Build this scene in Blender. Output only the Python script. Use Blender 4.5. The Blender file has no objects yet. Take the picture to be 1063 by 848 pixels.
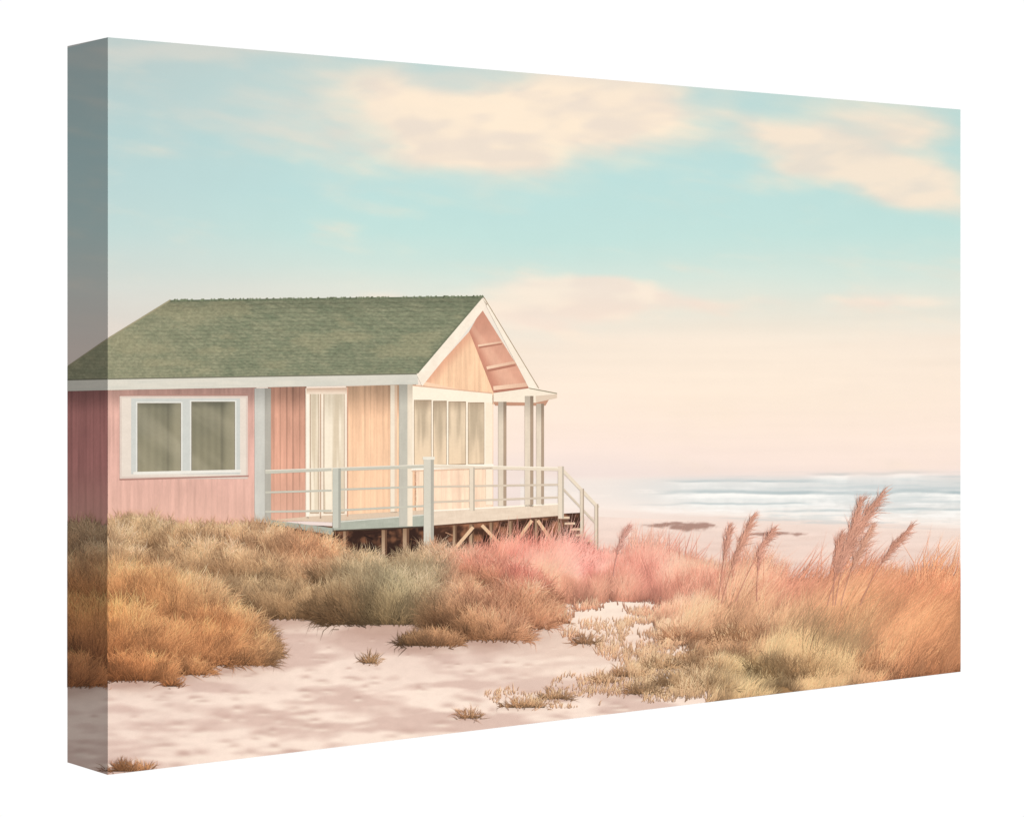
import bpy, math
import numpy as np
rng=np.random.default_rng(7)
# ------------------------------------------------------------------ geometry of the canvas
F=2485.0; CX=531.5; HY=354.0
A=math.radians(53.03)
D1=np.array([math.sin(A),math.cos(A)]); D2=np.array([-math.cos(A),math.sin(A)])
Z0=2.599; X0=-0.4387; W=1.3486; H=0.8; DEP=0.097; CAMH=0.4706
N1=-D2; N2=-D1
STEP=0.00003
def place(x,y,side,off):
    """tracing coordinates of the print -> points on the stretched canvas faces"""
    xr=(x-CX)/F; yr=(HY-y)/F
    s1=(xr*Z0-X0)/(D1[0]-xr*D1[1]); s2=(xr*Z0-X0)/(D2[0]-xr*D2[1])
    s=np.where(side,s2,s1)
    dep=Z0+s*np.where(side,D2[1],D1[1])
    s=np.where(side,np.clip(s,0,DEP-1.3*off),np.clip(s,0,W-.7*off))
    s=np.where(s<2e-4,-off,s)
    h=np.clip(yr*dep+CAMH,0.3*off,H-.3*off)
    px=X0+s*np.where(side,D2[0],D1[0])+off*np.where(side,N2[0],N1[0])
    py=Z0+s*np.where(side,D2[1],D1[1])+off*np.where(side,N2[1],N1[1])
    return np.stack([px,py,h],1)
def lin(c):
    c=np.clip(np.asarray(c,float)/255,0,1)
    return np.where(c<=0.04045,c/12.92,((c+0.055)/1.055)**2.4)
def _h(xi,yi,s):
    h=(xi*374761393+yi*668265263+s*974634777)&0xffffffff
    h=((h^(h>>13))*1274126177)&0xffffffff
    h=(h^(h>>16))&0xffffffff
    return h/4294967295.0
def vn(x,y,s=0):
    xi=np.floor(x).astype(np.int64); yi=np.floor(y).astype(np.int64)
    fx=x-xi; fy=y-yi; fx=fx*fx*(3-2*fx); fy=fy*fy*(3-2*fy)
    a=_h(xi,yi,s);b=_h(xi+1,yi,s);c=_h(xi,yi+1,s);d=_h(xi+1,yi+1,s)
    return (a*(1-fx)+b*fx)*(1-fy)+(c*(1-fx)+d*fx)*fy
def fbm(x,y,o=5,s=0):
    t=0;a=.5;n=0
    for i in range(o):
        t=t+a*vn(x*2**i+i*17.3,y*2**i+i*9.1,s+i); n+=a; a*=.5
    return t/n
def ss(a,b,x):
    t=np.clip((x-a)/(b-a),0,1); return t*t*(3-2*t)
def mix(a,b,t):
    t=np.asarray(t)[...,None] if np.ndim(t) else t
    return np.asarray(a,float)*(1-t)+np.asarray(b,float)*t
def ramp(v,stops):
    xs=[s[0] for s in stops]; cs=np.array([s[1] for s in stops],float)
    return np.stack([np.interp(v,xs,cs[:,k]) for k in range(3)],-1)
ytop=lambda x: 39+.08475*(x-112)
ybot=lambda x: 804-.1209*(x-112)

class M:
    def __init__(s): s.v=[];s.c=[];s.f=[];s.sd=[];s.o=[];s.n=0
    def add(s,xy,col,faces,side,off=0.0):
        xy=np.asarray(xy,float);n=len(xy)
        s.v.append(xy); s.c.append(np.broadcast_to(np.asarray(col,float),(n,3)))
        s.sd.append(np.broadcast_to(side,(n,))); s.o.append(np.broadcast_to(off,(n,)))
        s.f.append([np.asarray(fc)+s.n for fc in faces]); s.n+=n
    def grid(s,tl,tr,br,bl,step,cf,off=0.0):
        tl,tr,br,bl=[np.array(p,float) for p in (tl,tr,br,bl)]
        nx=max(1,int(max(np.linalg.norm(tr-tl),np.linalg.norm(br-bl))/step))
        ny=max(1,int(max(np.linalg.norm(bl-tl),np.linalg.norm(br-tr))/step))
        u,v=np.meshgrid(np.linspace(0,1,nx+1),np.linspace(0,1,ny+1))
        u=u.ravel()[:,None];v=v.ravel()[:,None]
        xy=(tl*(1-u)+tr*u)*(1-v)+(bl*(1-u)+br*u)*v
        c=cf(xy[:,0],xy[:,1]) if callable(cf) else cf
        i=np.arange(nx)[None,:]+np.arange(ny)[:,None]*(nx+1); i=i.ravel()
        fc=np.stack([i+nx+1,i+nx+2,i+1,i],1)
        s.add(xy,c,[fc],bool(xy[:,0].mean()<112),off)
    def poly(s,pts,col,off=0.0):
        p=np.array(pts,float); n=len(p)
        ar=sum(p[i,0]*p[(i+1)%n,1]-p[(i+1)%n,0]*p[i,1] for i in range(n))
        if ar>0: p=p[::-1]
        c=col(p[:,0],p[:,1]) if callable(col) else col
        s.add(p,c,[np.arange(n)[None,:]],bool(p[:,0].mean()<112),off)
    def line(s,p0,p1,w,col,off=0.0,w2=None):
        p0=np.array(p0,float);p1=np.array(p1,float);d=p1-p0;d/=np.linalg.norm(d);n=np.array([-d[1],d[0]])
        w2=w if w2 is None else w2
        s.poly([p0-n*w/2,p1-n*w2/2,p1+n*w2/2,p0+n*w/2],col,off)
    def rect(s,x0,y0,x1,y1,col,off=0.0):
        s.poly([(x0,y0),(x1,y0),(x1,y1),(x0,y1)],col,off)
    def strokes(s,bx,by,L,th,cur,w,c0,c1,off):
        """thin tapering brush-like blades; th from vertical"""
        k=by<np.where(bx<112,804+.262*(bx-112),ybot(bx))+5
        bx,by,L,th,cur,w,c0,c1,off=[a[k] for a in (bx,by,L,th,cur,w,c0,c1,off)]
        n=len(bx)
        if n==0: return
        d=np.stack([np.sin(th),-np.cos(th)],1); d2=np.stack([np.sin(th+cur),-np.cos(th+cur)],1)
        nr=np.stack([d[:,1],-d[:,0]],1)
        b=np.stack([bx,by],1); m=b+d*L[:,None]*.5; t=m+d2*L[:,None]*.5
        w=w[:,None]
        P=np.stack([b+nr*w*.5,b-nr*w*.5,m-nr*w*.4,m+nr*w*.4,t],1)
        sd=bx<112
        P[...,0]=np.where(sd[:,None],np.minimum(P[...,0],112),np.maximum(P[...,0],112))
        cm=(c0+c1)/2
        C=np.stack([c0,c0,cm,cm,c1],1)
        base=np.arange(n)[:,None]*5
        s.add(P.reshape(-1,2),C.reshape(-1,3),[base+np.array([0,1,2,3]),base+np.array([3,2,4])],
              np.repeat(sd,5),np.repeat(off,5))
def build(m,name,parent,mat,layer,kind=None,label=None):
    xy=np.concatenate(m.v);c=np.concatenate(m.c);sd=np.concatenate(m.sd);o=np.concatenate(m.o)
    co=place(xy[:,0],xy[:,1],sd,0.00015+layer*STEP+o)
    faces=[]
    for g in m.f:
        for a in g: faces+=a.tolist()
    me=bpy.data.meshes.new(name); me.from_pydata(co.tolist(),[],faces)
    at=me.color_attributes.new("print_colour",'FLOAT_COLOR','POINT')
    rgba=np.ones((len(c),4)); rgba[:,:3]=lin(c); at.data.foreach_set("color",rgba.ravel())
    uv=me.uv_layers.new(name="print"); li=np.zeros(len(me.loops),dtype=np.int32); me.loops.foreach_get("vertex_index",li)
    uv.data.foreach_set("uv",(xy[li]/100).ravel())
    me.materials.append(mat); me.update()
    ob=bpy.data.objects.new(name,me); bpy.context.scene.collection.objects.link(ob); ob.parent=parent
    if kind: ob["kind"]=kind
    if label: ob["label"]=label
    return ob
# ------------------------------------------------------------------ materials
def pmat(name,scale,amount,stretch=(1,1,1),fine=60,fineamt=.04):
    mt=bpy.data.materials.new(name); mt.use_nodes=True; nt=mt.node_tree; N=nt.nodes; Lk=nt.links
    b=N["Principled BSDF"]; b.inputs["Roughness"].default_value=.85; b.inputs["Specular IOR Level"].default_value=.06
    a=N.new("ShaderNodeAttribute"); a.attribute_name="print_colour"
    u=N.new("ShaderNodeUVMap"); u.uv_map="print"
    mp=N.new("ShaderNodeMapping"); mp.inputs["Scale"].default_value=stretch; Lk.new(u.outputs[0],mp.inputs[0])
    cur=a.outputs["Color"]
    for sc,am in ((scale,amount),(fine,fineamt)):
        n=N.new("ShaderNodeTexNoise"); n.inputs["Scale"].default_value=sc; n.inputs["Detail"].default_value=3
        Lk.new(mp.outputs[0],n.inputs["Vector"])
        r=N.new("ShaderNodeMapRange"); r.inputs[1].default_value=.25; r.inputs[2].default_value=.75
        r.inputs[3].default_value=1-am; r.inputs[4].default_value=1+am
        Lk.new(n.outputs[0],r.inputs[0])
        mx=N.new("ShaderNodeVectorMath"); mx.operation='SCALE'
        Lk.new(cur,mx.inputs[0]); Lk.new(r.outputs[0],mx.inputs["Scale"]); cur=mx.outputs[0]
    Lk.new(cur,b.inputs["Base Color"])
    return mt
M_sky=pmat("print_sky_ink",3,.008,fine=45,fineamt=.008)
M_sand=pmat("print_sand_ink",9,.015,(1,2.2,1),fine=50,fineamt=.03)
M_grass=pmat("print_grass_ink",6,.08,fine=40,fineamt=.06)
M_wood=pmat("print_painted_wood_ink",10,.03,(3,.6,1),fine=40,fineamt=.04)
M_roof=pmat("print_shingle_ink",14,.08,(1,2,1),fine=60,fineamt=.09)
M_trim=pmat("print_trim_ink",8,.03,fine=40,fineamt=.03)
cl=bpy.data.materials.new("white_canvas_cloth"); cl.use_nodes=True; nt=cl.node_tree; b=nt.nodes["Principled BSDF"]
b.inputs["Roughness"].default_value=.9; b.inputs["Specular IOR Level"].default_value=.05
n=nt.nodes.new("ShaderNodeTexNoise"); n.inputs["Scale"].default_value=400
r=nt.nodes.new("ShaderNodeValToRGB"); r.color_ramp.elements[0].color=(.7,.69,.66,1); r.color_ramp.elements[1].color=(.82,.81,.78,1)
nt.links.new(n.outputs[0],r.inputs[0]); nt.links.new(r.outputs[0],b.inputs["Base Color"])
# ------------------------------------------------------------------ canvas thing
root=bpy.data.objects.new("canvas_print",None); bpy.context.scene.collection.objects.link(root)
root["label"]="wide stretched canvas print of a pink beach house among grassy dunes"; root["category"]="canvas print"
root.empty_display_size=.1
def corner(s,d,h):
    p=np.array([X0,Z0])+D1*s+D2*d; return (p[0],p[1],h)
vs=[corner(0,0,0),corner(W,0,0),corner(W,DEP,0),corner(0,DEP,0),corner(0,0,H),corner(W,0,H),corner(W,DEP,H),corner(0,DEP,H)]
me=bpy.data.meshes.new("canvas_body"); me.from_pydata(vs,[],[(0,1,5,4),(1,2,6,5),(2,3,7,6),(3,0,4,7),(4,5,6,7),(3,2,1,0)])
me.materials.append(cl); cb=bpy.data.objects.new("canvas_body",me); bpy.context.scene.collection.objects.link(cb); cb.parent=root
cb["label"]="deep white cloth wrapped body of the canvas"
# ------------------------------------------------------------------ sky
def skyc(x,y):
    wx=(fbm(x/150,y/70,4,3)-.5)*80; wy=(fbm(x/120,y/60,4,8)-.5)*34
    X=x+wx; Y=y+wy
    base=ramp(y+(fbm(x/300,y/60,3,5)-.5)*40,[(40,(192,208,206)),(80,(189,212,211)),(130,(186,216,215)),(190,(186,220,219)),(240,(192,223,219)),(285,(207,225,218)),(325,(225,225,215)),(360,(239,226,213)),(405,(247,229,214)),(440,(249,229,216)),(475,(247,227,217)),(500,(240,223,217))])
    left=ss(430,70,x)
    base=mix(base,ramp(y,[(40,(182,198,198)),(150,(180,206,208)),(240,(193,213,212)),(300,(212,213,208)),(360,(221,208,200)),(500,(230,202,192))]),left*.75)
    right=ss(720,997,x)*ss(310,100,y); base=mix(base,(175,209,206),right*.35)
    def blob(l):
        t=0
        for cx,cy,rx,ry,sl,a in l:
            dx=X-cx; dy=Y-cy-dx*sl; t=t+a*np.exp(-(dx/rx)**2-(dy/ry)**2)
        return t
    nz=fbm(x/90,y/40,4,11)-.5
    fl=fbm((x+y*.9)/70+wx/60,(y-x*.22)/12,4,21)-.5
    n3=fbm(x/26,y/14,3,25)-.5
    c1=blob([(640,122,85,32,0.02,1.2),(560,118,110,36,.1,1.0),(480,140,95,36,.3,.85),(410,95,85,28,.3,.6),(520,165,95,16,-.05,.6),(630,92,105,15,0,.6),(350,140,120,46,.1,.38)])
    c2=blob([(925,180,88,28,.25,1.0),(815,142,90,18,.12,.85),(885,122,66,26,.3,.7),(960,200,55,20,0,.7),(950,125,55,18,.1,.6),(860,165,95,20,.2,.5)])
    a1=ss(-.05,1.15,c1+nz*.5+fl*.4+n3*.14); a2=ss(-.02,1.2,c2+nz*.55+fl*.45+n3*.14)
    tone=fbm(x/50+wx/40,y/22,3,33)
    cc=mix((238,221,206),(254,233,210),ss(.25,.65,tone+fl*.2))
    base=mix(base,cc,a1*.93); base=mix(base,mix((234,218,204),(251,228,207),ss(.25,.65,tone+fl*.2)),a2*.85)
    v=blob([(300,120,150,40,.1,.7),(200,50,170,14,0,.9),(420,75,150,18,.03,.5),(640,88,120,12,.03,.5),(560,70,120,10,0,.4)])
    base=mix(base,(221,214,205),ss(.1,.9,v+nz*.6+fl*.5)*.5)
    bank=blob([(590,298,80,12,.05,1.0),(520,325,120,22,0,.8),(720,318,140,14,.04,.65),(930,312,90,10,.0,.6),(330,320,140,12,0,.4),(230,290,120,8,0,.3),(800,270,150,8,.03,.4)])
    base=mix(base,mix((243,220,207),(254,232,214),ss(.3,.7,tone)),ss(.2,.95,bank+nz*.6+fl*.4)*.7)
    gl=np.exp(-((x-760)/280)**2-((y-385)/75)**2); base=mix(base,(255,238,217),gl*.4)
    st=fbm(x/260,y/13,4,44); base=base*(1+(st-.5)[:,None]*.03*ss(240,340,y)[:,None])
    return base
m=M()
m.grid((112,ytop(112)),(997,ytop(997)),(997,510),(112,560),2.0,skyc)
m.grid((70,50),(112,39),(112,560),(70,560),2.0,skyc)
build(m,"printed_sky",root,M_sky,0,label="pastel turquoise to peach sky with soft cream clouds")
# ------------------------------------------------------------------ sea
def seac(x,y):
    hz=494-(x-620)*.014
    sh=530+(x-620)*.05
    v=(y-hz)/(sh-hz)
    c=ramp(v,[(0,(236,223,218)),(.10,(222,219,216)),(.3,(211,215,215)),(.55,(218,221,220)),(.8,(236,230,225)),(.93,(247,236,228)),(1,(238,219,209))])
    n=fbm(x/45,y/2.4,5,51); n2=fbm(x/7,y/1.8,4,53)
    c=mix(c,(253,250,247),ss(.50,.70,n*.8+n2*.2)*.65*ss(.22,.45,v)*ss(1.1,.8,v))
    c=mix(c,(186,199,202),ss(.46,.28,n)*.4*ss(680,820,x))
    def wave(yc,h,x0,x1,s,am=1):
        nonlocal c
        br=ss(.3,.5,fbm(x/50,x*0,2,s+7))
        yy=yc+(fbm(x/45,x*0,4,s)-.5)*5; k=ss(x0,x0+40,x)*ss(x1,x1-40,x)*am
        c=mix(c,(158,178,183),np.exp(-((y-yy+h*.95)/(h*.62))**2)*.8*k*(.55+.45*br))
        foam=np.exp(-np.maximum(y-yy,0)/(h*1.1+4*fbm(x/6,x*0,2,s+3)))*ss(yy-h*.6,yy,y)
        c=mix(c,(255,254,250),np.clip(foam*(.4+.6*br)*k*(.8+.4*n2),0,1))
    wave(493,2.8,825,990,4,.9); wave(502,1.8,680,870,19,.6)
    wave(513.5,3.2,670,1060,9,1); wave(525,1.8,640,860,39,.55); wave(531,2.0,800,1060,49,.55)
    mist=np.exp(-((x-740)/110)**2-((y-508)/9)**2); c=mix(c,(250,243,237),mist*.3)
    c=mix(c,(247,232,223),ss(740,610,x)*.75)
    c=mix(c,skyc(x,y),ss(.16,-.06,v)*.9)
    return c
m=M(); m.grid((540,493),(997,486),(997,554),(540,534),1.0,seac)
build(m,"printed_sea",root,M_sky,1,label="hazy pale sea with white breaking waves")
# ------------------------------------------------------------------ beach and dune sand
def beachc(x,y):
    c=ramp(y-(x-620)*.045,[(527,(246,231,221)),(536,(242,221,210)),(560,(239,214,202)),(590,(236,209,196)),(660,(232,206,193))])
    n=fbm(x/40,y/5,5,61); c=c*(1+(n-.5)[:,None]*.07)
    def dark(cx,cy,rx,ry):
        return ss(.3,.8,np.exp(-((x-cx)/rx)**2-((y-cy)/ry)**2)+(fbm(x/9,y/2.5,4,62)-.5)*1.2)
    d=np.maximum.reduce([dark(712,546,34,4.4),dark(802,554,34,2.6),dark(690,545,16,2.4)])
    d2=ss(.55,.75,fbm(x/50,y/6,5,66))*ss(545,560,y)*.15
    c=mix(c,(204,170,156),d2)
    return mix(c,(158,120,108),d*.8)
m=M(); m.grid((540,533),(997,551),(997,640),(540,640),1.4,beachc)
build(m,"printed_beach",root,M_sand,2,label="flat pink sand beach with dark seaweed patches")
# ------------------------------------------------------------------ grass mounds laid out first, so the sand can carry their printed shade
def inpoly(px,py,poly):
    r=np.zeros(len(px),bool);n=len(poly)
    for i in range(n):
        x0,y0=poly[i];x1,y1=poly[(i+1)%n]
        if y0==y1: continue
        c=((y0>py)!=(y1>py))&(px<(x1-x0)*(py-y0)/(y1-y0)+x0); r^=c
    return r
def sample(poly,n):
    p=np.array(poly,float);lo=p.min(0);hi=p.max(0);X=[];Y=[];k=0
    while k<n:
        x=rng.uniform(lo[0],hi[0],n*2);y=rng.uniform(lo[1],hi[1],n*2);q=inpoly(x,y,poly)
        X.append(x[q]);Y.append(y[q]);k+=q.sum()
    return np.concatenate(X)[:n],np.concatenate(Y)[:n]
MA=[(92,576,44,32),(150,574,60,34),(215,576,60,32),(270,580,50,32),(306,592,50,36),(336,600,34,28),(115,604,66,36),(205,606,66,38),(275,612,58,36),(335,622,42,30),(362,606,30,26),
    (240,630,54,30),(300,642,52,34),(345,642,30,22),(165,622,56,32)]
MA2=[(90,640,64,56),(60,668,60,46),(165,650,66,52),(225,672,50,40),(105,690,78,60),(185,690,58,44),(240,690,44,28),(262,682,26,22),
    (140,706,40,24),(70,712,40,30),(192,700,24,14)]
MB=[(368,616,44,36),(448,612,56,37),(350,640,34,30),(405,648,62,54),(462,638,44,42)]
MC=[(505,616,46,34),(535,628,36,36),(482,652,46,38),(530,652,44,42),(508,664,40,26),(448,670,34,14),(556,640,16,20)]
MS=[(384,688,9,6),(545,734,22,6),(575,725,16,6),(486,745,12,4),(628,708,14,5),(608,668,12,6),(652,702,16,7),(684,694,18,9),(585,647,8,5),(135,800,26,7),(178,712,10,7),(704,712,24,13),(668,720,18,8),(722,692,24,14),(735,716,26,14),(708,664,22,10),(744,700,22,14)]
ALLM=MA+MA2+MB+MC
fr=np.random.default_rng(3)
FEET=[]
for _ in range(330):
    fx=fr.uniform(80,690); fy=fr.uniform(640,800)
    if fy>ybot(fx): continue
    k=np.clip((fy-610)/120,.3,1.5); FEET.append((fx,fy,fr.uniform(4,10)*k,fr.uniform(1.8,3.2)*k,fr.uniform(.3,1)))
def sandc(x,y):
    n1=fbm(x/140,y/34,3,71); n2=fbm(x/50,y/13,4,72); n3=fbm(x/7,y/4,3,73)
    def hh(a,b): return fbm((a+b*1.3)/70,b/20,2,75)*1.2+fbm(a/150,b/46,2,76)*2.2+fbm((a+b)/26,b/7,2,79)*.22
    g=(hh(x+4,y-2)-hh(x-4,y+2))*5
    c=mix((220,191,178),(249,227,212),np.clip(.62-g*1.2,0,1))
    c=mix(c,(216,188,176),ss(.52,.75,n1)*.3)
    for fx,fy,rx,ry,a in FEET:
        dx=(x-fx)/rx; q=np.exp(-dx*dx-((y-fy)/ry)**2); q2=np.exp(-dx*dx-((y-fy-ry*1.2)/(ry*.6))**2)
        c=mix(c,(192,158,146),q*.62*a); c=mix(c,(255,238,221),q2*.7*a)
    sun=ss(470,610,x)*ss(745,650,y); c=mix(c,mix((244,216,196),(255,237,220),n2),sun*.65)
    c=mix(c,(220,194,184),ss(300,70,x)*.3)
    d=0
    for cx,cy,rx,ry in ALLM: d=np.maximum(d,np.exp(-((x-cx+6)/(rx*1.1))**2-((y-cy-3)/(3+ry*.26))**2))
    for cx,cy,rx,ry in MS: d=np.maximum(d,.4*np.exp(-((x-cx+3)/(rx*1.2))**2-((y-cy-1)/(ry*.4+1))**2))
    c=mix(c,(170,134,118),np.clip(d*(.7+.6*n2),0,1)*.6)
    return c*(1+(n3-.5)[:,None]*.04)
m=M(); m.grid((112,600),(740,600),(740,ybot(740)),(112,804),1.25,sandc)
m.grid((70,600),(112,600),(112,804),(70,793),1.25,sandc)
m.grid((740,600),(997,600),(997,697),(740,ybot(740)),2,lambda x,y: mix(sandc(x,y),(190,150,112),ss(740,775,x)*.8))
build(m,"printed_sand",root,M_sand,3,label="rippled pale pink dune sand with footprints")
# ------------------------------------------------------------------ house
def planks(c,sp,ph=0,dk=.86,var=.05,seed=1,shade=None):
    c=np.array(c,float)
    def f(x,y):
        k=np.floor((x+ph)/sp); fr=(x+ph)/sp-k
        t=1+( _h(k.astype(np.int64),k.astype(np.int64)*0,seed)-.5)*2*var
        g=np.where((fr<.16),dk,1.0)
        o=c[None]*(t*g)[:,None]
        o=o*(1+(fbm(x/2.4,y/40,4,seed+9)-.5)*.18)[:,None]
        o=o*(1+(fbm(x/30,y/30,4,seed+19)-.5)*.14)[:,None]
        if shade is not None: o=shade(x,y,o)
        return o
    return f
m=M()
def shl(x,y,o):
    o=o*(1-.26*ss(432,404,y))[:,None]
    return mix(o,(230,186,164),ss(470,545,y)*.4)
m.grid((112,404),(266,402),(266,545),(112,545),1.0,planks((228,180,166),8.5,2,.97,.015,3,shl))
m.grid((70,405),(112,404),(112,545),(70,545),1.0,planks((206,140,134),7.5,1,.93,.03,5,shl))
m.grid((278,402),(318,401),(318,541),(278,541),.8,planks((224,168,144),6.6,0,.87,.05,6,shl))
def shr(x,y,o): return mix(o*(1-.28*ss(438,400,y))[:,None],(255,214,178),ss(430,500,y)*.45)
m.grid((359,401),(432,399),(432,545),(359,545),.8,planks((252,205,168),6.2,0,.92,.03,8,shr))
m.grid((430,399),(512,410),(512,527),(430,540),.9,planks((255,220,192),7,0,.98,.01,12))
m.grid((440,396),(489,342),(513,376),(513,412),.9,planks((255,210,172),4.6,0,.965,.012,14,lambda x,y,o: mix(o,(216,154,126),ss(20,0,y-(396-(x-440)*1.1))*.65)))
m.poly([(440,396),(513,412),(513,420),(428,410)],(250,212,180))
house=build(m,"beach_house",root,M_wood,4,label="small pink wooden beach house with green roof on stilts")
# soffit
m=M()
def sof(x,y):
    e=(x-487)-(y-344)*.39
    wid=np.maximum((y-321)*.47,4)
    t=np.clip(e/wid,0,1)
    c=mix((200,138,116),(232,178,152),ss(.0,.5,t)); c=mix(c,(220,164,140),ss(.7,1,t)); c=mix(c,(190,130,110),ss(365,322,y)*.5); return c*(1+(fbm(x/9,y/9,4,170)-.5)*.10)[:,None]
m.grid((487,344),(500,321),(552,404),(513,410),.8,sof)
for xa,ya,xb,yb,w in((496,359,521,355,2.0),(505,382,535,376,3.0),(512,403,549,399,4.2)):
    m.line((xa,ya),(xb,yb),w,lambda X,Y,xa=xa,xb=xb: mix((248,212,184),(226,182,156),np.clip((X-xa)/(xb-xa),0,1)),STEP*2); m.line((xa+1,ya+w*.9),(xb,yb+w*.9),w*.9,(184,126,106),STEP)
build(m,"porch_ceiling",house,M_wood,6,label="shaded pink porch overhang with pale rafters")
# roof
def roofc(x,y):
    top=312-.0124*(x-177); bot=393-.0156*(x-112)
    v=(y-top)/(bot-top); rows=21*(.75*v+.25*v*v)+(fbm(x/20,y/8,2,90)-.5)*.8; k=np.floor(rows); fr=rows-k
    xs=(x+(y-312)*.8*ss(350,500,x)-(y-312)*.9*ss(300,112,x))/(2.6+1.8*v)+k*.5; j=np.floor(xs)
    r=_h(j.astype(np.int64),k.astype(np.int64),5)
    c=mix((112,121,98),(158,156,128),r*.4+.6*fbm(x/14,y/7,5,91))
    c=c*(1-.10*(fr<.25))[:,None]
    c=mix(c,(170,161,131),ss(260,110,x)*.35)
    c=mix(c,(166,158,126),ss(.5,.7,fbm(x/40,y/14,4,93))*.4)
    c=c*(1-.10*ss(.25,0,v))[:,None]
    return c*(1+.22*(fbm(x/2.0,y/1.4,3,97)-.5))[:,None]
m=M()
m.grid((177,312),(500,308),(433,388),(177,392),.9,roofc)
m.grid((112,352),(177,312),(177,392),(112,393),.9,roofc)
m.grid((70,381),(112,352),(112,393),(70,394),.9,roofc)
m.line((176,312.5),(502,308.2),1.8,(104,112,90),STEP)
k=rng.uniform(178,500,110)
for q in k: m.line((q,313-.0124*(q-177)),(q+2.5,310.6-.0124*(q-177)),1.2,(124,132,106),STEP*2)
m.line((112,351.5),(177,311.5),1.6,(160,152,124),STEP);m.line((70,380.5),(111.9,352),1.6,(160,152,124),STEP)
build(m,"roof",house,M_roof,8,label="mossy green shingle gable roof")
m=M()
fc=lambda x,y: mix((228,221,207),(208,206,195),fbm(x/30,y/2,4,100))
m.grid((112,393),(433,387.5),(434,399),(112,405),1.2,fc); m.grid((70,394),(112,393),(112,405),(70,406),1.2,fc)
m.line((112,393.4),(433,388),1.4,(124,122,104),STEP);m.line((70,394.3),(111.9,393.4),1.4,(124,122,104),STEP)
build(m,"fascia_board",house,M_trim,10,label="pale weathered board under the eave")
m=M()
bc=lambda x,y: mix((254,243,225),(244,228,210),fbm(x/6,y/6,3,102))
m.grid((500,309),(506,316),(438,401),(432,388),1.2,bc)
m.grid((500,309),(505,312),(559,404),(551,407),1.2,bc)
m.line((501,307.6),(433,387.4),1.6,(118,122,100),STEP)
m.line((502,308.5),(559,403),.9,(176,156,132),STEP)
build(m,"bargeboard",house,M_trim,11,label="cream boards along the gable edges")
# big left window
m=M()
m.rect(124,411,257,497,(222,204,192)); m.rect(126,413,255,494.5,(232,219,206),STEP)
m.rect(136,413.5,249,492,(208,209,203),2*STEP)
m.line((124,410.6),(257,409.5),1.0,(184,142,130),3*STEP); m.line((124,497.6),(258,494),1.6,(180,136,124),3*STEP)
def pane(x,y):
    c=mix((120,118,102),(152,144,118),.35*ss(0,1,(y-418)/72)+.65*fbm(x/30,y/34,3,110))
    fold=.5+.5*np.sin(x*.8+2*fbm(x/14,y/80,2,3)); c=c*(1+.05*(fold-.5))[:,None]
    c=mix(c,(92,90,78),ss(426,417,y)*.6)
    lx=x-np.where(x<190,143,199); c=mix(c,(180,170,144),ss(31,42,lx)*.45); c=mix(c,(98,94,80),np.exp(-((lx-31)/1.5)**2)*.4)
    return mix(c,(194,184,160),ss(.45,.85,fbm((x-y)/26,y/60,3,115))*.3)
for x0,x1,yt,yb in((143,187,419,490),(199,243,417.5,488)):
    m.rect(x0-2.2,yt-2,x1+2.2,yb+2,(230,228,220),3*STEP)
    m.rect(x0-.7,yt-.7,x1+.7,yb+.7,(140,130,114),4*STEP)
    m.grid((x0,yt),(x1,yt-.4),(x1,yb-.6),(x0,yb),.9,pane,5*STEP)
m.line((138,491.2),(250,488.8),3,(238,233,223),6*STEP)
build(m,"window",house,M_trim,11,label="wide two pane window with cream frame and drawn curtains")
# door
m=M()
dc=lambda x,y: mix((250,237,218),(242,223,203),fbm(x/5,y/50,3,120))
m.grid((317,403),(361,402),(361,537),(317,539),1,dc)
m.rect(318,403,320.5,538,(254,244,228),STEP); m.rect(331.8,404,333.2,538,(200,170,146),STEP)
gl=lambda x,y: mix(mix((222,204,178),(250,236,214),ss(.3,.65,fbm(x/2.4,y/90,3,121))),(196,182,160),ss(445,408,y)*.5)
for a,b2 in((321.5,331),(335.5,357.5)):
    m.rect(a,407,b2,533,(192,168,144),STEP); m.grid((a+1,408.5),(b2-.8,408.5),(b2-.8,531.5),(a+1,531.5),.8,gl,2*STEP)
m.grid((318,403),(360,402.4),(360,409),(318,409),1,lambda x,y: mix((204,174,152),(244,226,206),ss(402,410,y)),3*STEP)
m.line((360.6,402),(360.6,536),1.2,(206,156,130),2*STEP)
build(m,"door",house,M_trim,11,label="cream glazed porch door with tall pale curtained panes")
# front windows band
m=M()
m.poly([(427,400),(511,408),(511,419),(427,415)],(255,241,220))
m.poly([(427,415),(511,419),(511,484),(427,487)],(255,241,221))
m.line((427,400),(511,408.2),1.2,(226,184,156),STEP)
def pn(x,y):
    c=mix((196,176,150),(236,212,182),ss(.3,.65,fbm(x/5,y/60,3,130)))
    c=mix(c,(160,138,116),ss(430,414,y)*.55)
    return mix(c,(248,218,184),ss(445,480,y)*.5)
for x0,x1 in((430,447.2),(449.8,463),(465.8,483),(486,502)):
    yt=415.5+(x0-427)*.045; yb=483-(x0-427)*.03
    m.rect(x0-.5,yt-.5,x1+.5,yb+.5,(160,134,110),STEP)
    m.grid((x0,yt),(x1,yt+.5),(x1,yb-.4),(x0,yb),.9,pn,2*STEP)
m.poly([(427,484),(512,481.5),(512,485),(427,488)],(255,247,232),4*STEP)
m.line((427,489),(511,486),1.0,(232,196,168),5*STEP)
m.rect(504,418,511,524,(252,234,210),2*STEP)
build(m,"window",house,M_trim,11,label="row of four tall porch windows with white dividers")
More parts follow.
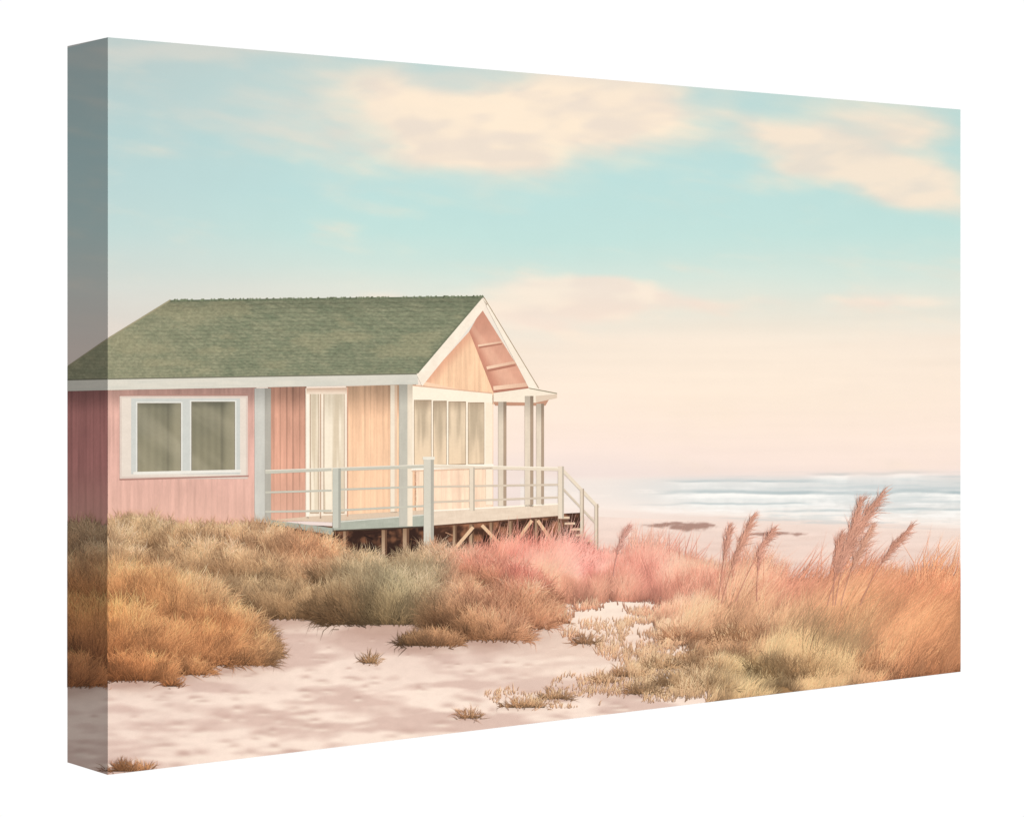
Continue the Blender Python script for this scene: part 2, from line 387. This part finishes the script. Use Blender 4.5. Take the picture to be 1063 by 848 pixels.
# porch roof
m=M()
m.poly([(512,408),(549,403),(578,408.5),(578,413),(556,418),(512,417)],(249,234,214))
m.line((549,403),(578,408.5),1.0,(150,142,118),STEP)
m.poly([(556,411),(578,409),(578,413),(556,418)],(226,204,182),STEP)
m.poly([(512,417),(556,418),(570,414),(566,421),(514,421)],(196,148,124))
build(m,"porch_roof",house,M_trim,12,label="small flat cream porch roof")
# under-deck dark
m=M()
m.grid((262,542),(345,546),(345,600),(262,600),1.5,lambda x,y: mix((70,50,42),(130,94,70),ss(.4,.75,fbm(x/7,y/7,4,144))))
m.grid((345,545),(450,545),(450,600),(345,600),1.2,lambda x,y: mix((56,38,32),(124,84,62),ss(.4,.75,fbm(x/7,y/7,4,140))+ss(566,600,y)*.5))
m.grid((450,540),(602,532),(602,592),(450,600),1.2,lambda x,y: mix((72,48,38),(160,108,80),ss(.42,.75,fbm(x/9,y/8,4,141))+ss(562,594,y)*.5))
for q in range(50):
    x=rng.uniform(346,600); y=rng.uniform(550,580); m.line((x,y),(x+rng.uniform(-16,16),y+rng.uniform(-3,8)),rng.uniform(.6,1.8),[(46,32,28),(176,132,102),(110,76,58),(66,44,36)][q%4],STEP)
def stilt(x,yt,yb,w=6): 
    m.rect(x,yt,x+w*.6,yb,lambda a,b2: mix((150,118,92),(236,206,174),ss(yt-2,yt+26,b2)),2*STEP); m.rect(x+w*.6,yt,x+w,yb,(112,82,64),2*STEP)
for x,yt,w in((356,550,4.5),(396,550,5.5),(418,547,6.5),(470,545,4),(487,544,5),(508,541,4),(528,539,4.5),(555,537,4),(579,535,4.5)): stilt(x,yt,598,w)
for p0,p1 in(((463,580),(491,547)),((527,574),(552,540)),((558,540),(577,568)),((500,545),(526,572))):
    m.line(p0,p1,3.4,(232,194,158),3*STEP); m.line((p0[0]+2,p0[1]+1.5),(p1[0]+2,p1[1]+1.5),1.4,(80,54,44),2.5*STEP)
build(m,"stilt_frame",house,M_wood,5,label="cream wooden stilts and braces under the deck")
# deck
m=M()
m.grid((277,539),(346,548),(346,556),(277,544),1.2,lambda x,y: mix((180,183,170),(162,165,152),fbm(x/6,y/2,3,150)))
m.grid((345,541),(450,533),(450,546),(345,551),1.2,lambda x,y: mix((188,190,176),(168,172,158),fbm(x/9,y/2,3,151)))
m.poly([(282,539.5),(320,536),(445,529),(450,533),(345,542)],(222,198,174))
m.grid((449,530),(579,523),(579,536),(449,546),1.2,lambda x,y: mix((242,222,200),(226,204,182),fbm(x/9,y/2,3,152)))
m.line((449,530),(579,523),1.5,(255,244,226),STEP); m.line((449,546),(579,536),1.6,(106,74,58),STEP)
m.line((345,551),(449,546.3),1.6,(78,64,54),STEP); m.line((277,544),(346,556),1.4,(80,66,56),STEP); m.line((345,542),(449,533.5),1.2,(222,218,206),STEP)
build(m,"deck",house,M_wood,12,label="pale grey green raised porch deck")
# posts
def post(x0,x1,yt,yb,ca,cb,lab,ly=13):
    m=M(); w=x1-x0
    m.grid((x0,yt),(x0+w*.62,yt),(x0+w*.62,yb),(x0,yb),1.2,lambda x,y: mix(ca,np.array(ca)*.93,fbm(x/3,y/20,3,160))*(1-.16*ss(yt+26,yt,y))[:,None])
    m.grid((x0+w*.62,yt),(x1,yt),(x1,yb),(x0+w*.62,yb),1.2,lambda x,y: mix(cb,np.array(cb)*.93,fbm(x/3,y/20,3,161))*(1-.16*ss(yt+26,yt,y))[:,None])
    build(m,"porch_post",house,M_trim,ly,label=lab)
post(264,281,403,541,(214,211,202),(186,181,170),"broad pale grey porch post")
post(405,412,400,532,(254,238,216),(242,210,182),"slim cream porch post beside the wall",12)
post(414,428,399,546,(206,201,187),(253,236,213),"broad porch post at the gable corner",14)
post(517,525.5,417,525,(236,219,198),(184,160,138),"slim porch post")
post(544.5,553.5,411,526,(238,221,200),(184,160,138),"slim porch post under the porch roof")
post(556.5,564.5,419,524,(238,221,200),(186,162,140),"slim porch post under the porch roof")
# railing
m=M()
R1=(202,198,183);R2=(234,218,197);R3=(218,201,181)
m.line((275,490),(344,487),3.5,R1);m.line((352,487),(440,484),3.5,R1)
m.line((275,511),(344,509),2.1,R1);m.line((352,508),(440,505),2.1,R1)
m.line((275,531),(344,530),2.1,R1);m.line((352,529.5),(440,525),2.1,R1)
m.line((450,484),(582,487),3.6,R2);m.line((450,505),(582,503),2.1,R3);m.line((450,521),(582,516),2.1,R3)
m.line((275,488.2),(440,482.4),.8,(236,228,213),STEP);m.line((450,482.4),(582,485.4),.8,(255,244,226),STEP)
for x0,x1,yt,yb,c in((345,353.5,486,548,(202,201,188)),(439.5,450,475,580,(216,210,195)),(487,492.5,485,530,R2),(579,585,484,538,R2)):
    m.rect(x0,yt,x1,yb,c,STEP*2); m.rect(x1-(x1-x0)*.3,yt,x1,yb,tuple(np.array(c)*.84),STEP*3)
m.rect(438.5,474,451,477,(238,231,216),4*STEP)
build(m,"railing",house,M_trim,16,label="pale horizontal wooden porch railing")
m=M()
for i in range(6):
    x=582+i*5.8; y=536+i*6
    m.poly([(x-2,y),(x+9,y),(x+9,y+2.4),(x-2,y+2.4)],(230,202,174)); m.poly([(x-2,y+2.4),(x+7,y+2.4),(x+7,y+6.4),(x-2,y+6.4)],(116,82,66))
m.line((583,487),(621,527),3.4,R2,STEP);m.line((583,506),(620,545),2.1,R3,STEP)
for x,yt,yb in((602,507,562),(617,523,572)):
    m.rect(x,yt,x+3.8,yb,(228,211,190),2*STEP); m.rect(x+2.6,yt,x+3.8,yb,(176,156,136),3*STEP)
build(m,"staircase",house,M_trim,16,label="short wooden steps with sloping handrail")
# ------------------------------------------------------------------ grass
ANC=[(90,555,(200,168,134)),(150,550,(214,180,140)),(250,558,(218,176,138)),(330,575,(216,160,122)),(150,620,(212,154,106)),(220,660,(208,144,98)),(90,640,(218,152,98)),
(110,700,(194,132,88)),(270,615,(188,158,122)),(310,640,(180,148,112)),(375,600,(180,162,130)),(410,615,(176,163,130)),(440,600,(186,168,136)),(400,640,(172,154,118)),(500,610,(216,158,124)),(545,630,(220,160,126)),(350,640,(180,150,114)),(470,660,(202,154,116)),
(500,590,(226,148,128)),(540,600,(236,146,130)),(600,590,(240,150,138)),(680,602,(240,158,140)),(640,655,(220,180,144)),(720,615,(238,162,138)),(760,665,(212,164,126)),(800,625,(238,160,134)),
(880,620,(236,158,128)),(960,640,(230,150,114)),(960,685,(212,148,106)),(850,698,(188,154,114)),(780,705,(186,160,118)),(700,705,(200,168,132)),(560,715,(212,174,138)),(200,585,(202,166,128)),(900,665,(224,154,114))]
AX=np.array([a[0] for a in ANC],float);AY=np.array([a[1] for a in ANC],float);AC=np.array([a[2] for a in ANC],float)
def gcol(x,y):
    w=1/(((x[:,None]-AX)**2+((y[:,None]-AY)*1.8)**2)+150)**1.6
    return (w@AC)/w.sum(1)[:,None]
WARM=np.array([1.04,.97,.91])
def capc(c): return np.minimum(c,np.array([252,228,202.]))
GY0,GY1=540.,810.; GR=.0008
def mound(m,cx,cy,rx,ry,dens=1.0,L=13,fan=1.15,lo=.50,am=.66):
    area=rx*ry*1.57; n=int(area*1.4*dens)+20
    a=rng.uniform(0,math.pi,n); rr=np.sqrt(rng.uniform(0,1,n))
    ed=.80+.42*vn(a*2.6+cx,a*0+cy*.13,int(cx)%97)+.12*vn(a*9+cx,a*0,5)
    u=np.cos(a)*rr*ed; v=np.sin(a)*rr*ed
    x=cx+u*rx; y=cy-v*ry*.86+rng.normal(0,1.6,n)
    th=u*fan*(.5+.5*(1-v))+rng.normal(0,.50,n)
    clump=fbm((x+y*.4)/12,y/8,3,300+int(cx)%13)
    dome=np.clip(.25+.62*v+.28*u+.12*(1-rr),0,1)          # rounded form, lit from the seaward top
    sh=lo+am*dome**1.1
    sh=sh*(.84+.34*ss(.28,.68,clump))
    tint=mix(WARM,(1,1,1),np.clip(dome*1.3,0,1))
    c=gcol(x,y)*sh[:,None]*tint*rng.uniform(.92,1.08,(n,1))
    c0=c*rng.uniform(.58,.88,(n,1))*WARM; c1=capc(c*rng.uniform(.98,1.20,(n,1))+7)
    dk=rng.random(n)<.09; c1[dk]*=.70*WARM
    LL=L*(.55+.5*ry/32)*rng.uniform(.35,1.5,n)
    off=((cy-GY0)/(GY1-GY0))*GR+(1-np.clip(v,0,1))*.000025+rng.uniform(0,1,n)*.00001
    m.strokes(x,y,LL,th,rng.normal(0,.8,n)+th*.3,rng.uniform(.35,.82,n),c0,c1,off)
    k=22; aa=np.linspace(0,math.pi,k); e2=.80+.42*vn(aa*2.6+cx,aa*0+cy*.13,int(cx)%97)
    px=cx+np.cos(aa)*rx*e2*.86; py=cy-np.sin(aa)*ry*e2*.72
    for sgn in (0,1):
        q=np.minimum(px,112) if sgn else np.maximum(px,112)
        if (px<112).any() if sgn else (px>112).any():
            c=np.array([min(cx,111.9) if sgn else max(cx,112.1),cy])
            P=np.concatenate([[c],np.stack([q,py],1)])
            col=gcol(P[:,0],P[:,1])*np.interp(P[:,1],[cy-ry,cy],[.76,.44])[:,None]*WARM
            f=np.stack([np.zeros(k-1,int),np.arange(1,k),np.arange(2,k+1)],1)
            m.add(P,col,[f],bool(sgn),((cy-GY0)/(GY1-GY0))*GR-.00002)
def wisps(m,poly,n,L,lean,wd=(.45,1.0),dk=(.72,.95),lt=(1.0,1.18),sp=.26,cl=(26,14),gate=(.25,.5),tone=(.80,.40)):
    x,y=sample(poly,n)
    k=fbm(x/cl[0],y/cl[1],3,320); keep=rng.random(n)<ss(gate[0],gate[1],k); x=x[keep];y=y[keep];k=k[keep];n=len(x)
    t=(tone[0]+tone[1]*ss(.3,.7,k))[:,None]
    c=gcol(x,y)*t; LL=rng.uniform(L*.45,L*1.3,n)*(.6+.8*ss(.35,.65,fbm(x/45,y/40,2,340)))
    th=lean+rng.normal(0,sp,n)+(fbm(x/60,y/30,2,330)-.5)*.6
    c1=capc(c*rng.uniform(lt[0],lt[1],(n,1))+8)
    m.strokes(x,y,LL,th,rng.normal(.25,.3,n),rng.uniform(wd[0],wd[1],n),c*rng.uniform(dk[0],dk[1],(n,1))*np.array([1.02,.97,.95]),c1,((y-GY0)/(GY1-GY0))*GR+rng.uniform(0,1,n)*.00002)
def under(m,poly,f=.6,fade=None):
    st=3.0; x=np.array([p[0] for p in poly]);ys=np.array([p[1] for p in poly])
    X,Y=np.meshgrid(np.arange(x.min(),x.max(),st),np.arange(ys.min(),ys.max(),st));X=X.ravel();Y=Y.ravel();q=inpoly(X+st/2,Y+st/2,poly)&~((X<112)&(X+st>112));X=X[q];Y=Y[q];n=len(X)
    P=np.stack([np.stack([X,Y+st],1),np.stack([X+st,Y+st],1),np.stack([X+st,Y],1),np.stack([X,Y],1)],1).reshape(-1,2)
    c=gcol(P[:,0],P[:,1])*f*(1+(fbm(P[:,0]/12,P[:,1]/6,4,210)-.5)*.5)[:,None]*WARM
    m.add(P,c,[np.arange(n)[:,None]*4+np.arange(4)],np.repeat(X<112,4),-0.00003)
pD=[(462,592),(520,584),(580,584),(615,580),(660,590),(725,604),(790,640),(745,642),(700,632),(672,626),(640,624),(600,630),(575,622),(520,606)]
m=M(); under(m,[(70,560),(112,558),(320,574),(375,600),(360,620),(112,620),(70,620)],.55)
under(m,[(462,600),(520,590),(590,590),(660,596),(725,606),(760,622),(700,620),(640,612),(590,620),(562,616),(520,606)],.78)
wisps(m,pD,40000,20,.12,cl=(24,12),wd=(.35,.85))
wisps(m,[(560,628),(600,632),(650,626),(700,634),(740,644),(700,650),(640,634),(590,642)],1900,12,.12,cl=(14,7),gate=(.35,.65))
wisps(m,[(500,586),(590,582),(640,582),(720,600),(720,614),(590,600),(500,602)],2400,32,.12,(.35,.8),(.85,1),(1,1.12),gate=(.35,.6))
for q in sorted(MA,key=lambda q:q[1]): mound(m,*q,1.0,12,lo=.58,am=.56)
build(m,"printed_grass",root,M_grass,22,"stuff","tan and coral pink dune grass beside the house")
m=M()
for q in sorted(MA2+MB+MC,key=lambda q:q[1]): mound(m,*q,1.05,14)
build(m,"printed_grass",root,M_grass,23,"stuff","rusty brown mounds and a grey green bush on the sand")
m=M()
pE=[(725,608),(800,614),(880,612),(997,616),(997,704),(900,716),(780,730),(742,732),(735,700),(722,676),(690,664),(676,648),(700,638)]
under(m,[(745,618),(997,621),(997,703),(900,715),(780,729),(764,729),(775,690),(755,660)],.76)
wisps(m,pE,58000,22,.22,cl=(24,9),tone=(.72,.50),wd=(.4,.9))
for cx,cy,rx,ry in ((712,668,30,14),(752,694,36,22),(780,670,40,20),(820,706,46,24),(880,700,44,20),(940,692,40,18)): mound(m,cx,cy,rx,ry,.4,16,.8,lo=.62,am=.46)
wisps(m,[(735,622),(997,622),(997,698),(930,706),(850,700),(770,665)],16000,38,.42,(.35,.85),(.74,.95),(1.02,1.16),.20,(34,11),tone=(.74,.46))
wisps(m,[(800,640),(997,632),(997,700),(930,704),(860,680)],8500,62,.70,(.4,.9),(.86,1),(1.02,1.12),.13,(40,12),tone=(.80,.36))
wisps(m,[(720,612),(850,618),(997,616),(997,632),(720,624)],1700,44,.32,(.35,.7),(.88,1),(1.02,1.12),.24,(22,12),gate=(.42,.6))
build(m,"printed_grass",root,M_grass,24,"stuff","wind swept pink and rusty grass slope")
m=M()
for q in sorted(MS,key=lambda q:q[1]): mound(m,*q,.5,14,1.3,lo=.72,am=.38)
wisps(m,[(560,650),(660,640),(720,690),(700,728),(600,735),(520,735),(500,720),(640,690)],4600,8,.15,(.4,.8),cl=(16,7),gate=(.43,.7))
wisps(m,[(640,645),(700,640),(765,715),(735,732),(690,728),(650,700)],5200,13,.15,(.4,.85),cl=(14,7),gate=(.38,.62))
build(m,"printed_grass",root,M_grass,25,"stuff","sparse dry grass tufts on bare sand")
# ------------------------------------------------------------------ reeds
def reed(pts,plume,w,lab,seed,col=(226,164,140),dens=260):
    r=np.random.default_rng(seed); m=M()
    P=np.array(pts,float); t=np.linspace(0,1,30)[:,None]
    a,b,c=P
    C=(1-t)**2*a+2*t*(1-t)*b+t*t*c
    for i in range(29): m.line(C[i],C[i+1],.9*(1-i/60),tuple(np.array(col)*.9))
    n=dens; u=1-plume*r.random(n)**.85; u2=u[:,None]
    q=(1-u2)**2*a+2*u2*(1-u2)*b+u2**2*c; d=2*(1-u2)*(b-a)+2*u2*(c-b)
    ang=np.arctan2(d[:,0],-d[:,1])
    pr=np.clip((u-(1-plume))/plume,0,1); prof=np.sin(pr*math.pi*.85+.2)
    sp=r.normal(.16,.36,n)
    L=w*(1.2+1.8*prof)*r.uniform(.4,1.5,n)
    lobes=.5+.5*np.sin(u*38+seed)
    q=q+np.stack([r.normal(0,1,n)*prof*w*.26*(.5+lobes),r.normal(0,.5,n)],1)
    cc=np.array(col)[None]*r.uniform(.80,1.10,(n,1))
    m.strokes(q[:,0],q[:,1],L,ang+sp,r.normal(.25,.35,n),r.uniform(.28,.62,n),cc*.9,np.minimum(cc*1.08+6,250),np.full(n,.00003)+r.uniform(0,1,n)*.00005)
    build(m,"printed_reed_plume",root,M_grass,50,label=lab)
reed([(858,628),(872,570),(916,511)],.72,6.6,"tall feathery pink reed plume bending over",1,dens=400)
reed([(866,628),(874,575),(894,519)],.62,5.6,"tall feathery pink reed plume",2,dens=320)
reed([(872,628),(880,590),(905,546)],.55,4.8,"feathery pink reed plume",3,(230,170,144))
reed([(864,628),(864,590),(873,556)],.55,4.6,"feathery pink reed plume",23,(222,160,136),220)
reed([(892,628),(908,585),(946,545)],.48,4.4,"slim reed plume leaning seaward",4,(222,160,136),190)
reed([(748,626),(760,580),(781,536)],.6,5.2,"feathery reed plume above the grass",5)
reed([(745,622),(750,580),(757,546)],.5,3.8,"slim reed plume above the grass",6,(228,166,144),150)
reed([(763,624),(780,580),(803,549)],.42,4,"curving reed plume above the grass",7,(226,164,142),170)
reed([(785,624),(784,590),(790,566)],.5,3.4,"short reed plume",8,(228,164,142),120)
reed([(636,598),(638,570),(653,545)],.6,3.6,"short pink reed plume by the house",10,(236,174,158),110)
# ------------------------------------------------------------------ light, world, camera
wd=bpy.data.worlds.new("World"); bpy.context.scene.world=wd; wd.use_nodes=True; nt=wd.node_tree
bg=nt.nodes["Background"]; tc=nt.nodes.new("ShaderNodeTexCoord"); sp=nt.nodes.new("ShaderNodeSeparateXYZ")
nt.links.new(tc.outputs["Generated"],sp.inputs[0])
mr=nt.nodes.new("ShaderNodeMapRange"); mr.inputs[1].default_value=0.0; mr.inputs[2].default_value=.4; mr.inputs[3].default_value=.31; mr.inputs[4].default_value=1.0
mr.interpolation_type='SMOOTHSTEP'
nt.links.new(sp.outputs[1],mr.inputs[0])
cmb=nt.nodes.new("ShaderNodeCombineColor")
for k in range(3): nt.links.new(mr.outputs[0],cmb.inputs[k])
nt.links.new(cmb.outputs[0],bg.inputs[0]); bg.inputs[1].default_value=1.02
sl=bpy.data.lights.new("studio_key_light",'SUN'); sl.energy=2.45; sl.angle=math.radians(10); sl.color=(1,.985,.955); so=bpy.data.objects.new("studio_key_light",sl)
bpy.context.scene.collection.objects.link(so)
from mathutils import Vector
so.rotation_euler=Vector((.65,-.65,.4)).to_track_quat('Z','Y').to_euler(); so.location=(2,-2,2)
cd=bpy.data.cameras.new("camera"); cd.sensor_width=36; cd.lens=36*F/1063; cd.shift_y=-(424-HY)/1063; cd.clip_end=100
co=bpy.data.objects.new("camera",cd); bpy.context.scene.collection.objects.link(co)
co.location=(0,0,CAMH); co.rotation_euler=(math.radians(90),0,0); bpy.context.scene.camera=co
sc=bpy.context.scene; sc.view_settings.view_transform='Standard'; sc.view_settings.look='None'; sc.view_settings.exposure=0
